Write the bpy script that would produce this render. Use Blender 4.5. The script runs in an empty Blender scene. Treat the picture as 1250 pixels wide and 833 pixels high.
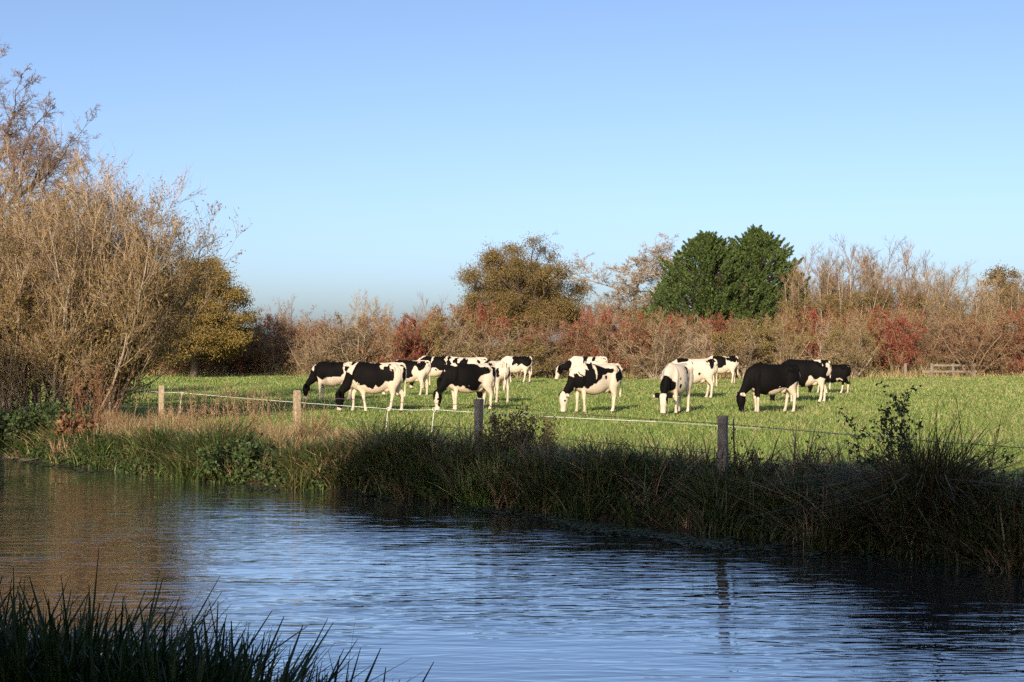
import bpy, math, random
import numpy as np
from mathutils import Vector
R_ = math.radians
S = bpy.context.scene

# ---------------------------------------------------------------- camera, sky, sun, exposure
EYE = 1.9
FPX = 1736.0            # 50 mm lens, in pixels of a 1250 px wide picture
cd = bpy.data.cameras.new("camera"); cam = bpy.data.objects.new("camera", cd)
S.collection.objects.link(cam); S.camera = cam
cd.lens = 50; cd.sensor_width = 36; cd.clip_start = .1; cd.clip_end = 8000
cam.location = (0, 0, EYE); cam.rotation_euler = (R_(90.21), 0, 0)

SUN_EL, SUN_AZ = 20.0, 15.0     # sun behind the viewer, a little to the left; light travels to +Y and +X
W = bpy.data.worlds.new("World"); S.world = W; W.use_nodes = True
nt = W.node_tree; bg = nt.nodes["Background"]
sky = nt.nodes.new("ShaderNodeTexSky"); sky.sky_type = 'NISHITA'; sky.sun_disc = False
sky.sun_elevation = R_(SUN_EL); sky.sun_rotation = R_(180 + SUN_AZ)
sky.air_density = .6; sky.dust_density = 1.95; sky.ozone_density = 1.5
tint = nt.nodes.new('ShaderNodeMix'); tint.data_type = 'RGBA'; tint.blend_type = 'MULTIPLY'; tint.inputs[0].default_value = 1; tint.inputs[7].default_value = (1.0, 1.005, 1.03, 1)
nt.links.new(sky.outputs[0], tint.inputs[6]); nt.links.new(tint.outputs[2], bg.inputs[0]); bg.inputs[1].default_value = .13
sl = bpy.data.lights.new("sun", 'SUN'); sun = bpy.data.objects.new("sun", sl); S.collection.objects.link(sun)
sl.energy = 4.3; sl.angle = R_(.5); sl.color = (1, .82, .60)
sun.rotation_euler = Vector((math.sin(R_(SUN_AZ))*math.cos(R_(SUN_EL)), math.cos(R_(SUN_AZ))*math.cos(R_(SUN_EL)), -math.sin(R_(SUN_EL)))).to_track_quat('-Z', 'Y').to_euler()
vs = S.view_settings; vs.view_transform = 'Standard'; vs.look = 'None'; vs.gamma = 1; vs.exposure = .62
S.render.engine = 'CYCLES'; S.cycles.use_denoising = False; S.cycles.max_bounces = 6

# ---------------------------------------------------------------- helpers
def rng(s): return np.random.default_rng(s)
def at(px, d): return (px-625)/FPX*d
def zof(py, d): return EYE-(py-423)/FPX*d
def mesh(name, V, F, mats=(), mi=None, smooth=False, col=None):
    """V (n,3), F (m,k) k = 3 or 4 -> mesh data"""
    V = np.asarray(V, np.float32); F = np.asarray(F, np.int32); m, k = F.shape
    me = bpy.data.meshes.new(name)
    me.vertices.add(len(V)); me.vertices.foreach_set("co", V.ravel())
    me.loops.add(m*k); me.loops.foreach_set("vertex_index", F.ravel())
    me.polygons.add(m); me.polygons.foreach_set("loop_start", np.arange(0, m*k, k, dtype=np.int32))
    me.update(calc_edges=True)
    for a in mats: me.materials.append(a)
    if mi is not None: me.polygons.foreach_set("material_index", np.asarray(mi, np.int32))
    me.polygons.foreach_set("use_smooth", np.full(m, smooth))
    me.validate(); me.update()
    return me
def link(name, data, parent=None, loc=(0, 0, 0), rz=0, sc=None):
    o = bpy.data.objects.new(name, data); S.collection.objects.link(o)
    o.location = loc; o.rotation_euler = (0, 0, rz)
    if sc is not None: o.scale = sc if hasattr(sc, '__len__') else (sc, sc, sc)
    o.parent = parent
    return o
def tag(o, label=None, cat=None, group=None, kind=None):
    if label: o["label"] = label
    if cat: o["category"] = cat
    if group: o["group"] = group
    if kind: o["kind"] = kind
    return o
class Acc:
    """collects quads with a material index"""
    def __init__(s): s.V = []; s.F = []; s.M = []; s.n = 0
    def add(s, vf, mi=0):
        v, f = vf
        s.V.append(v); s.F.append(f+s.n); s.M.append(np.full(len(f), mi)); s.n += len(v)
    def mesh(s, name, mats, smooth=False):
        return mesh(name, np.concatenate(s.V), np.concatenate(s.F), mats, np.concatenate(s.M), smooth)
def nrm(a): return a/np.maximum(np.linalg.norm(a, axis=-1, keepdims=True), 1e-9)
def tubes(P, R, k=3):
    """P (m,n,3) polylines, R (m,n) radii -> quads"""
    m, n, _ = P.shape
    T = nrm(np.gradient(P, axis=1))
    ref = np.where(np.abs(T[..., 2:3]) > .9, np.array([1., 0, 0]), np.array([0, 0, 1.]))
    A = nrm(np.cross(T, ref)); B = np.cross(T, A)
    ph = np.arange(k)*2*math.pi/k
    V = P[:, :, None]+R[:, :, None, None]*(A[:, :, None]*np.cos(ph)[:, None]+B[:, :, None]*np.sin(ph)[:, None])
    idx = np.arange(m*n*k).reshape(m, n, k); a = idx[:, :-1]; b = idx[:, 1:]
    F = np.stack([a, np.roll(a, -1, 2), np.roll(b, -1, 2), b], -1).reshape(-1, 4)
    return V.reshape(-1, 3), F
def ribbons(P, Wd, side):
    m, n, _ = P.shape
    V = np.stack([P-side[:, None]*Wd[..., None], P+side[:, None]*Wd[..., None]], 2)
    idx = np.arange(m*n*2).reshape(m, n, 2)
    F = np.stack([idx[:, :-1, 0], idx[:, :-1, 1], idx[:, 1:, 1], idx[:, 1:, 0]], -1).reshape(-1, 4)
    return V.reshape(-1, 3), F
def leafs(C, L, Wd, g, up=0.0):
    """rhombic leaves at C, length L, width Wd, random turn"""
    m = len(C); d = g.normal(size=(m, 3)); d[:, 2] += up; d = nrm(d); s = nrm(np.cross(d, g.normal(size=(m, 3))))
    L = np.broadcast_to(L, m)[:, None]; Wd = np.broadcast_to(Wd, m)[:, None]
    nn = np.cross(d, s)*Wd*.35
    V = np.stack([C-d*L/2, C+s*Wd/2+nn, C+d*L/2, C-s*Wd/2+nn], 1).reshape(-1, 3)
    return V, np.arange(m*4).reshape(m, 4)
def grow(B, D, L, r0, n, g, wander=.25, up=.1, r1=.25):
    """polylines from base B along D, length L, start radius r0"""
    m = len(B); P = np.zeros((m, n, 3)); P[:, 0] = B; d = nrm(D)
    st = (np.broadcast_to(L, m)/(n-1))[:, None]
    for i in range(1, n):
        d = nrm(d+g.normal(size=(m, 3))*wander+np.array([0, 0, up]))
        P[:, i] = P[:, i-1]+d*st
    R = np.broadcast_to(r0, m)[:, None]*np.linspace(1, r1, n)[None]
    return P, R
def branch(P, R, k, g, t0=.25, t1=1., ang=.8, lf=.45, n=5, wander=.25, up=.1, rf=.55, rmin=.003, taper=.4):
    """k children along each parent polyline"""
    m, np_, _ = P.shape
    t = (t0+(t1-t0)*g.random((m, k)))*(np_-1)*.999; i = t.astype(int); f = (t-i)[..., None]
    ii = np.arange(m)[:, None]
    B = P[ii, i]*(1-f)+P[ii, i+1]*f; T = nrm(P[ii, i+1]-P[ii, i]); r = R[ii, i]*(1-f[..., 0])+R[ii, i+1]*f[..., 0]
    Q = nrm(np.cross(T, g.normal(size=(m, k, 3)))); a = ang*(.6+.8*g.random((m, k, 1)))
    D = T*np.cos(a)+Q*np.sin(a)
    PL = np.linalg.norm(np.diff(P, axis=1), axis=2).sum(1)[:, None]
    L = PL*lf*(1-taper*t/(np_-1))*(.6+.8*g.random((m, k)))
    return grow(B.reshape(-1, 3), D.reshape(-1, 3), L.ravel(), np.maximum(r.ravel()*rf, rmin), n, g, wander, up)
def along(P, cnt, g, t0=.2, t1=1., spread=.05):
    m, n, _ = P.shape; j = g.integers(0, m, cnt); t = (t0+(t1-t0)*g.random(cnt))*(n-1)*.999; i = t.astype(int); f = (t-i)[:, None]
    return P[j, i]*(1-f)+P[j, i+1]*f+g.normal(size=(cnt, 3))*spread
def blades(B, H, g, lean=.35, w=.012, droop=.6, n=5, az=None):
    """grass or sedge blades: bases B, heights H"""
    m = len(B); az = g.random(m)*2*math.pi if az is None else az
    h = np.stack([np.cos(az), np.sin(az), 0*az], 1); t = np.linspace(0, 1, n)
    ln = np.abs(g.normal(size=m))*lean+0*H; dr = droop*g.random(m)
    H = np.broadcast_to(H, m)
    out = (ln[:, None]*t+dr[:, None]*t**2.5)*H[:, None]
    z = H[:, None]*(t-dr[:, None]*.45*t**3)
    P = B[:, None]+h[:, None]*out[..., None]; P[..., 2] += z
    Wd = np.broadcast_to(w, m)[:, None]*np.array([.7, 1, .9, .6, .12])[None] if n == 5 else np.broadcast_to(w, m)[:, None]*np.linspace(1, .12, n)[None]
    fa = az+math.pi/2+g.normal(size=m)*.7
    return ribbons(P, Wd/2, np.stack([np.cos(fa), np.sin(fa), 0*fa], 1))

# ---------------------------------------------------------------- materials
def mat(name, cols, rough=.8, noise=None, spec=.3, translucent=0.0):
    """cols: list of colours; each loose piece takes one at random (or a noise pattern when noise = scale)"""
    m = bpy.data.materials.new(name); m.use_nodes = True; t = m.node_tree; b = t.nodes["Principled BSDF"]
    b.inputs["Roughness"].default_value = rough; b.inputs["Specular IOR Level"].default_value = spec
    cr = t.nodes.new("ShaderNodeValToRGB"); e = cr.color_ramp.elements
    while len(e) < len(cols): e.new(.5)
    for i, c in enumerate(cols): e[i].position = i/max(1, len(cols)-1); e[i].color = (*c, 1)
    if noise:
        tc = t.nodes.new("ShaderNodeTexCoord"); nz = t.nodes.new("ShaderNodeTexNoise"); nz.inputs["Scale"].default_value = noise; nz.inputs["Detail"].default_value = 6
        mr = t.nodes.new("ShaderNodeMapRange"); mr.inputs[1].default_value = .3; mr.inputs[2].default_value = .7
        t.links.new(tc.outputs["Object"], nz.inputs["Vector"]); t.links.new(nz.outputs[0], mr.inputs[0]); t.links.new(mr.outputs[0], cr.inputs[0])
    else:
        ge = t.nodes.new("ShaderNodeNewGeometry"); t.links.new(ge.outputs["Random Per Island"], cr.inputs[0])
    t.links.new(cr.outputs[0], b.inputs["Base Color"])
    if translucent:
        tr = t.nodes.new("ShaderNodeBsdfTranslucent"); mx = t.nodes.new("ShaderNodeMixShader"); mx.inputs[0].default_value = translucent
        t.links.new(cr.outputs[0], tr.inputs[0]); t.links.new(b.outputs[0], mx.inputs[1]); t.links.new(tr.outputs[0], mx.inputs[2])
        t.links.new(mx.outputs[0], t.nodes["Material Output"].inputs[0])
    return m
M = {}
M['bark'] = mat('bark', [(.05, .038, .028), (.12, .095, .07)], .9, noise=6)
M['bark_pale'] = mat('bark_pale', [(.22, .17, .12), (.38, .31, .23)], .9, noise=5)
M['twig_tan'] = mat('twig_tan', [(.10, .066, .034), (.20, .138, .078), (.30, .22, .135)], .85)
M['twig_pink'] = mat('twig_pink', [(.115, .07, .046), (.195, .125, .082), (.27, .185, .13)], .85)
M['twig_grey'] = mat('twig_grey', [(.155, .112, .066), (.285, .205, .125), (.40, .305, .20)], .85)
M['twig_ash'] = mat('twig_ash', [(.15, .118, .085), (.27, .215, .16), (.37, .31, .24)], .85)
M['twig_dark'] = mat('twig_dark', [(.05, .035, .028), (.10, .07, .05), (.15, .11, .08)], .85)
M['leaf_willow'] = mat('leaf_willow', [(.08, .065, .02), (.19, .115, .04), (.30, .175, .06), (.26, .18, .10)], .6, translucent=.2)
M['leaf_olive'] = mat('leaf_olive', [(.10, .085, .022), (.19, .145, .04), (.28, .22, .07)], .6, translucent=.15)
M['leaf_red'] = mat('leaf_red', [(.11, .016, .016), (.24, .028, .026), (.19, .055, .03), (.30, .05, .038)], .6, translucent=.1)
M['leaf_russet'] = mat('leaf_russet', [(.11, .045, .02), (.20, .09, .038), (.26, .135, .06)], .6, translucent=.1)
M['leaf_tan'] = mat('leaf_tan', [(.15, .10, .05), (.23, .165, .085), (.29, .22, .12)], .7, translucent=.1)
M['leaf_green'] = mat('leaf_green', [(.02, .042, .012), (.04, .07, .018), (.075, .10, .03)], .6, translucent=.15)
M['leaf_oak'] = mat('leaf_oak', [(.07, .06, .02), (.14, .105, .035), (.23, .155, .05), (.18, .13, .05)], .6, translucent=.15)
M['leaf_maple'] = mat('leaf_maple', [(.12, .09, .025), (.22, .155, .04), (.32, .22, .06)], .6, translucent=.15)
M['leaf_cypress'] = mat('leaf_cypress', [(.022, .042, .012), (.05, .08, .018), (.085, .12, .03)], .7, translucent=.05)
M['leaf_dark'] = mat('leaf_dark', [(.02, .035, .012), (.045, .06, .02)], .6)
M['grass'] = mat('grass', [(.085, .155, .026), (.14, .22, .042), (.185, .262, .06), (.32, .32, .135)], .6, translucent=.12)
M['grass_straw'] = mat('grass_straw', [(.20, .21, .07), (.35, .31, .14), (.45, .39, .21)], .7, translucent=.2)
M['dead_grass'] = mat('dead_grass', [(.18, .10, .055), (.32, .20, .11), (.42, .31, .18)], .8, translucent=.15)
M['sedge'] = mat('sedge', [(.02, .042, .010), (.04, .07, .016), (.06, .09, .022), (.12, .11, .035)], .45, translucent=.15)
M['sedge_brown'] = mat('sedge_brown', [(.05, .035, .018), (.10, .07, .032), (.16, .11, .055), (.05, .06, .02)], .6, translucent=.1)
M['reed'] = mat('reed', [(.014, .034, .010), (.025, .05, .014), (.04, .065, .018)], .4, translucent=.1)
M['rust'] = mat('rust', [(.10, .045, .025), (.19, .09, .045), (.26, .15, .08)], .8, translucent=.1)
M['wood_grey'] = mat('wood_grey', [(.12, .10, .085), (.24, .205, .17)], .85, noise=14)
M['wood_tan'] = mat('wood_tan', [(.24, .18, .12), (.42, .34, .24)], .85, noise=14)
M['wire'] = mat('wire', [(.06, .055, .05), (.12, .11, .10)], .6, noise=20)
M['rope'] = mat('rope', [(.72, .72, .70), (.8, .8, .78)], .6, noise=20)
M['weed'] = mat('weed', [(.03, .042, .022), (.05, .065, .035), (.075, .09, .06)], .4)

# ---------------------------------------------------------------- ground, water
FB = np.array([(-400, 400), (-80, 84), (-30, 45), (-16, 34.2), (-12.6, 31.5), (-10.7, 29.8), (-7.2, 26.3), (-4.6, 23.9), (-2.5, 22.4), (0, 20.3), (1.6, 18.4), (3.6, 16.4), (5.2, 14.4), (8, 11.4), (12, 7), (30, -12), (400, -380)])
NB = np.array([(-400, 330), (-60, 42), (-20, 17), (-8, 9.6), (-3, 6.4), (-.6, 5.5), (.6, 4.2), (2, 2.6), (6, -1.5), (20, -15), (400, -400)])
def yfar(x): return np.interp(x, FB[:, 0], FB[:, 1])
def ynear(x): return np.interp(x, NB[:, 0], NB[:, 1])
WZ = -.4
def height(x, y):
    wob = .25*np.sin(x*1.7+y*.6)+.15*np.sin(x*3.9-y*1.1)
    s = (y-yfar(x))*.72+wob*.5; q = (ynear(x)-y)*.75+wob*.4
    zf = np.interp(s, [-3, -1, -.15, .1, .5, 1.3, 3], [-1.4, -1.1, -.55, -.36, -.12, .0, 0.0])
    zn = np.interp(q, [-3, -1, -.1, .3, 1.2, 3], [-1.4, -1.0, -.5, -.2, .15, .3])
    z = np.where(y > .5*(yfar(x)+ynear(x)), zf, zn)
    far = np.clip((y-20)/40, 0, 1)
    return z+.03*np.sin(x*.9+1)*np.sin(y*.7)*np.clip(s-1, 0, 1)+far*.10*np.sin(x*.11+.5)*np.sin(y*.13)
def axis(lo, a, b, hi, st, nout):
    t = np.linspace(0, 1, nout)[1:]**2.5
    return np.concatenate([(a-(a-lo)*t)[::-1], np.arange(a, b+1e-6, st), b+(hi-b)*t])
ax = axis(-2500, -26, 22, 2500, .25, 40); ay = axis(-600, -2, 48, 4000, .25, 60)
X, Y = np.meshgrid(ax, ay); Z = height(X, Y)
nx, ny = len(ax), len(ay); idx = np.arange(nx*ny).reshape(ny, nx)
F = np.stack([idx[:-1, :-1], idx[:-1, 1:], idx[1:, 1:], idx[1:, :-1]], -1).reshape(-1, 4)
gm = bpy.data.materials.new('meadow_soil'); gm.use_nodes = True; t = gm.node_tree; b = t.nodes["Principled BSDF"]
b.inputs["Roughness"].default_value = .95; b.inputs["Specular IOR Level"].default_value = .1
ge = t.nodes.new("ShaderNodeNewGeometry"); sp = t.nodes.new("ShaderNodeSeparateXYZ"); t.links.new(ge.outputs["Position"], sp.inputs[0])
n1 = t.nodes.new("ShaderNodeTexNoise"); n1.inputs["Scale"].default_value = .22; n1.inputs["Detail"].default_value = 8; t.links.new(ge.outputs["Position"], n1.inputs["Vector"])
n2 = t.nodes.new("ShaderNodeTexNoise"); n2.inputs["Scale"].default_value = 5; n2.inputs["Detail"].default_value = 5; t.links.new(ge.outputs["Position"], n2.inputs["Vector"])
ad = t.nodes.new("ShaderNodeMath"); ad.operation = 'MULTIPLY_ADD'; ad.inputs[1].default_value = .5; t.links.new(n2.outputs[0], ad.inputs[0]); t.links.new(n1.outputs[0], ad.inputs[2])
cr = t.nodes.new("ShaderNodeValToRGB"); e = cr.color_ramp.elements
e[0].position = .55; e[0].color = (.10, .165, .032, 1); e[1].position = .95; e[1].color = (.22, .25, .075, 1)
t.links.new(ad.outputs[0], cr.inputs[0])
mr = t.nodes.new("ShaderNodeMapRange"); mr.inputs[1].default_value = -.15; mr.inputs[2].default_value = -.02; t.links.new(sp.outputs["Z"], mr.inputs[0])
mx = t.nodes.new("ShaderNodeMix"); mx.data_type = 'RGBA'; mx.inputs[6].default_value = (.035, .026, .016, 1)
t.links.new(mr.outputs[0], mx.inputs[0]); t.links.new(cr.outputs[0], mx.inputs[7]); t.links.new(mx.outputs[2], b.inputs["Base Color"])
tag(link('ground', mesh('ground', np.stack([X.ravel(), Y.ravel(), Z.ravel()], 1), F, [gm], smooth=True)), kind='structure')

wm = bpy.data.materials.new('river_water'); wm.use_nodes = True; t = wm.node_tree; b = t.nodes["Principled BSDF"]
b.inputs["Base Color"].default_value = (.010, .020, .032, 1); b.inputs["Roughness"].default_value = .02; b.inputs["IOR"].default_value = 1.9; b.inputs["Coat Weight"].default_value = 1; b.inputs["Coat IOR"].default_value = 1.6; b.inputs["Coat Roughness"].default_value = .02
ge = t.nodes.new("ShaderNodeNewGeometry")
def wave(scale, rot, sc, detail, dist):
    mp = t.nodes.new("ShaderNodeMapping"); mp.inputs["Scale"].default_value = sc; mp.inputs["Rotation"].default_value = (0, 0, R_(rot))
    t.links.new(ge.outputs["Position"], mp.inputs[0])
    n = t.nodes.new("ShaderNodeTexNoise"); n.inputs["Scale"].default_value = scale; n.inputs["Detail"].default_value = detail; n.inputs["Distortion"].default_value = dist
    t.links.new(mp.outputs[0], n.inputs["Vector"]); return n.outputs[0]
wa = wave(1.0, 8, (1.0, 5.0, 1), 2.0, .8); wb = wave(1.0, -16, (2.8, 10, 1), 1.5, .7); wc = wave(.30, 0, (1, 1.8, 1), 3, .8)
m1 = t.nodes.new("ShaderNodeMath"); m1.operation = 'MULTIPLY_ADD'; m1.inputs[1].default_value = .45; t.links.new(wb, m1.inputs[0]); t.links.new(wa, m1.inputs[2])
mr = t.nodes.new("ShaderNodeMapRange"); mr.inputs[1].default_value = .35; mr.inputs[2].default_value = .65; mr.inputs[3].default_value = .4; mr.inputs[4].default_value = 1.4; t.links.new(wc, mr.inputs[0])
m2 = t.nodes.new("ShaderNodeMath"); m2.operation = 'MULTIPLY'; t.links.new(m1.outputs[0], m2.inputs[0]); t.links.new(mr.outputs[0], m2.inputs[1])
bp = t.nodes.new("ShaderNodeBump"); bp.inputs["Strength"].default_value = 1; bp.inputs["Distance"].default_value = .0155
t.links.new(m2.outputs[0], bp.inputs["Height"]); t.links.new(bp.outputs[0], b.inputs["Normal"]); t.links.new(bp.outputs[0], b.inputs["Coat Normal"])
wx = np.linspace(-380, 380, 3); V = [(x, y, WZ) for y in (-380, 0, 380) for x in wx]
tag(link('river_water', mesh('river_water', V, [(0, 1, 4, 3), (1, 2, 5, 4), (3, 4, 7, 6), (4, 5, 8, 7)], [wm])), kind='structure')

# ---------------------------------------------------------------- grass of the meadow
g = rng(5)
def hz(B): B[:, 2] = height(B[:, 0], B[:, 1]); return B
def in_view(n, d0, d1, power=1.0, marg=1.15):
    u = g.random(n); d = d0*(d1/d0)**(u**power); x = (g.random(n)*2-1)*.36*marg*d
    return x, d
x, d = in_view(300000, 17, 92, .85)
B = np.stack([x, d, 0*x], 1); s = (d-yfar(x))*.72
B = hz(B[s > 1.0]); dd = B[:, 1]
pat = .5+.5*np.sin(B[:, 0]*.8+1.3*np.sin(B[:, 1]*.35))*np.sin(B[:, 1]*.5+np.sin(B[:, 0]*.45))
A = Acc(); pick = g.random(len(B)) < (.05+.16*pat**2+.12*np.clip((B[:, 0]-3)/8, 0, 1)*(B[:, 1] > 28)+.10*np.clip((B[:, 1]-45)/40, 0, 1))
H = (.04+.045*g.random(len(B))*(1+pat))
A.add(blades(B[~pick], H[~pick], g, .7, .012+.0005*dd[~pick], .6, 4), 0)
A.add(blades(B[pick], H[pick]*1.4, g, .5, .007+.0003*dd[pick], .5, 4), 1)
x, d = in_view(700, 19, 90, .85); j = np.repeat(np.arange(700), 60); rr = .10+.16*g.random(700)
B = np.stack([x[j]+g.normal(size=len(j))*rr[j], d[j]+g.normal(size=len(j))*rr[j], 0*x[j]], 1); B = hz(B[(B[:, 1]-yfar(B[:, 0]))*.72 > 1.2])
q = g.random(len(B)) < .8; H = .07+.10*g.random(len(B)); A.add(blades(B[q], H[q], g, .6, .012+.0004*B[q, 1], .7, 4), 0); A.add(blades(B[~q], H[~q], g, .6, .010+.0003*B[~q, 1], .7, 4), 1)
tag(link('meadow_grass', A.mesh('meadow_grass', [M['grass'], M['grass_straw']])), kind='stuff')

# ---------------------------------------------------------------- bank vegetation (uncountable cover)
def bank_pts(n, x0, x1, s0, s1, e=1.0):
    x = x0+(x1-x0)*g.random(n); s = s0+(s1-s0)*g.random(n)**e
    return hz(np.stack([x, yfar(x)+s/.72, 0*x], 1)), s
A = Acc()
def tussocks(nc, per, x0, x1, s0, s1, hmin, hmax, rad, lean, w, droop, e=1.0):
    """blades gathered in tussocks, each with its own height, lean and colour group"""
    Cc, sc_ = bank_pts(nc, x0, x1, s0, s1, e); j = np.repeat(np.arange(nc), per)
    a = g.random(len(j))*6.283; r = np.sqrt(g.random(len(j)))*rad*(.5+g.random(nc))[j]
    B = np.stack([Cc[j, 0]+np.cos(a)*r, Cc[j, 1]+np.sin(a)*r, 0*r], 1)
    keep = (B[:, 1]-yfar(B[:, 0]))*.72 > -.16; B, j, a = B[keep], j[keep], a[keep]; hz(B); B[:, 2] = np.maximum(B[:, 2], WZ-.08)
    Hc = hmin+(hmax-hmin)*g.random(nc)**1.6; az0 = g.random(nc)*6.283; tw = g.random(nc)
    az = np.where(g.random(len(j)) < .55, az0[j]+g.normal(size=len(j))*.6, a+g.normal(size=len(j))*.5)
    return B, Hc[j]*(.45+.6*g.random(len(j))), az, tw[j], lean*(.4+1.2*g.random(nc))[j], w, droop
def put_tussocks(A, T_, split):
    B, H, az, tw, lean, w, droop = T_; tw = tw+g.normal(size=len(tw))*.12
    lo = -9
    for lim, mi in split:
        q = (tw > lo) & (tw <= lim); lo = lim
        if q.any(): A.add(blades(B[q], H[q], g, lean[q][:, None][:, 0], w*(.7+.6*g.random(q.sum())), droop, az=az[q]), mi)
put_tussocks(A, tussocks(330, 55, -3.0, 9.5, -.1, 1.6, .28, 1.0, .20, .55, .019, 1.0), [(.5, 0), (.86, 1), (9, 2)])
put_tussocks(A, tussocks(200, 40, -3.2, 9.5, .5, 2.2, .2, .6, .22, .5, .014, .9), [(.4, 0), (.7, 1), (.85, 4), (9, 3)])
put_tussocks(A, tussocks(210, 60, -13, -2.8, -.1, 1.0, .18, .62, .22, .5, .018, .9), [(.80, 0), (.93, 4), (9, 2)])
# dead grass on top of the left stretch
B, s = bank_pts(34000, -13, -2.2, .7, 3.2)
k = g.random(len(B)) < .72
H = (.22+.40*g.random(len(B)))*np.where(B[:, 0] > -4, .7, 1)*(.7+.45*np.sin(B[:, 0]*2.3+s)*np.sin(B[:, 0]*.9+1.7*s))
A.add(blades(B[k], H[k], g, .35, .010, .7), 2); A.add(blades(B[~k], H[~k], g, .35, .012, .6), 3)
# rank tussocks along the fence, right
B, s = bank_pts(16000, -3.5, 9.5, 1.3, 3.4)
k = g.random(len(B)) < .5
H = .10+.22*g.random(len(B))*(.4+.6*np.abs(np.sin(B[:, 0]*1.3+s)))
A.add(blades(B[k], H[k], g, .4, .011, .6), 3); A.add(blades(B[~k], H[~k], g, .4, .012, .6), 4)
# broad-leaved herbs at the water's edge
B, s = bank_pts(9000, -13, -3.0, -.2, .8); B[:, 2] += .03+.22*g.random(len(B))
A.add(leafs(B, .07, .055, g), 5)
B, s = bank_pts(9000, -3, 9, -.1, 1.4); B[:, 2] += .03+.3*g.random(len(B))
A.add(leafs(B, .08, .045, g), 6)
# dead leaves and stems fallen among the sedges
B, s = bank_pts(1600, -13, 9, -.1, 1.2); B[:, 2] += .05
A.add(blades(B, .25+.35*g.random(len(B)), g, 1.3, .012, .9), 2)
tag(link('bank_grass', A.mesh('bank_grass', [M['sedge'], M['sedge_brown'], M['dead_grass'], M['grass_straw'], M['grass'], M['leaf_green'], M['leaf_dark']])), kind='stuff')

# floating weed near the far bank
A = Acc(); C = []
for (px, sd, rx, n) in ((740, -.55, .9, 1500), (800, -.75, 1.0, 1800), (850, -.5, .8, 1300), (905, -.6, .7, 1300), (960, -.45, .5, 700), (600, -.3, .7, 600), (1010, -.35, .5, 500), (330, -.25, .8, 500), (445, -.3, .6, 500), (95, -.3, 1.4, 1200), (20, -.3, 1.2, 700)):
    d = 20.0
    for _ in range(40): d = .5*d+.5*(yfar(at(px, d))+sd/.72)
    x = at(px, d)+g.normal(size=n)*rx*.5; y = yfar(x)+(sd+g.normal(size=n)*.16+.12*np.sin(x*5))/.72
    k = np.sin(x*4.1+y*3)+np.sin(x*9-y*5)*.7+g.normal(size=n)*.4 > -.1
    C.append(np.stack([x[k], y[k], WZ+.004+.012*g.random(k.sum())], 1))
C = np.concatenate(C); n = len(C); a = g.random(n)*6.283; q = (.015+.025*g.random(n))
V = np.stack([C+np.stack([np.cos(a+i*1.571)*q, np.sin(a+i*1.571)*q*.9, .004*np.cos(a*3+i)], 1) for i in range(4)], 1).reshape(-1, 3)
A.add((V, np.arange(n*4).reshape(n, 4)))
tag(link('water_weed', A.mesh('water_weed', [M['weed']])), kind='stuff')

# reeds of the near bank
A = Acc(); n = 17000
x = -4.4+4.4*g.random(n); y = ynear(x)-.75*g.random(n)+.30
B = hz(np.stack([x, y, 0*x], 1)); B[:, 2] = np.maximum(B[:, 2], WZ-.05)
top = np.interp(x, [-4, -2.2, -1.6, -1.25, -.95, -.65, -.35, -.1], [.95, .80, .82, .73, .66, .56, .38, .05])
top = top*(1+.07*np.sin(x*9)+.05*np.sin(x*23+y*7))
H = (top-B[:, 2])*(.70+.36*g.random(n)**1.6)
A.add(blades(B, H, g, .17, .024+.020*g.random(n), .55), 0)
A.add(blades(B[:900], H[:900]*.95, g, .3, .016, 1.0), 1); A.add(blades(B[900:2600], H[900:2600]*1.12, g, .28, .022, 1.3), 0)
tag(link('reeds', A.mesh('reeds', [M['reed'], M['sedge_brown']])), kind='stuff')

# ---------------------------------------------------------------- trees
def tree_thing(name, label, cat, loc, trunk, crown, group=None, rz=0, sc=1.0):
    o = tag(link(name, None, None, loc, rz, sc), label, cat, group)
    link('trunk', trunk, o); link('crown', crown, o)
    return o
def clump_leaves(P, n, L, Wd, g, lump=.9, spread=.25):
    """leaves gathered in clumps round twig points"""
    C = along(P, n//14, g, .3, 1., .05)
    C = np.repeat(C, 14, 0)+g.normal(size=(len(C)*14, 3))*spread
    return leafs(C, L*(.7+.6*g.random(len(C))), Wd, g)

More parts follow.
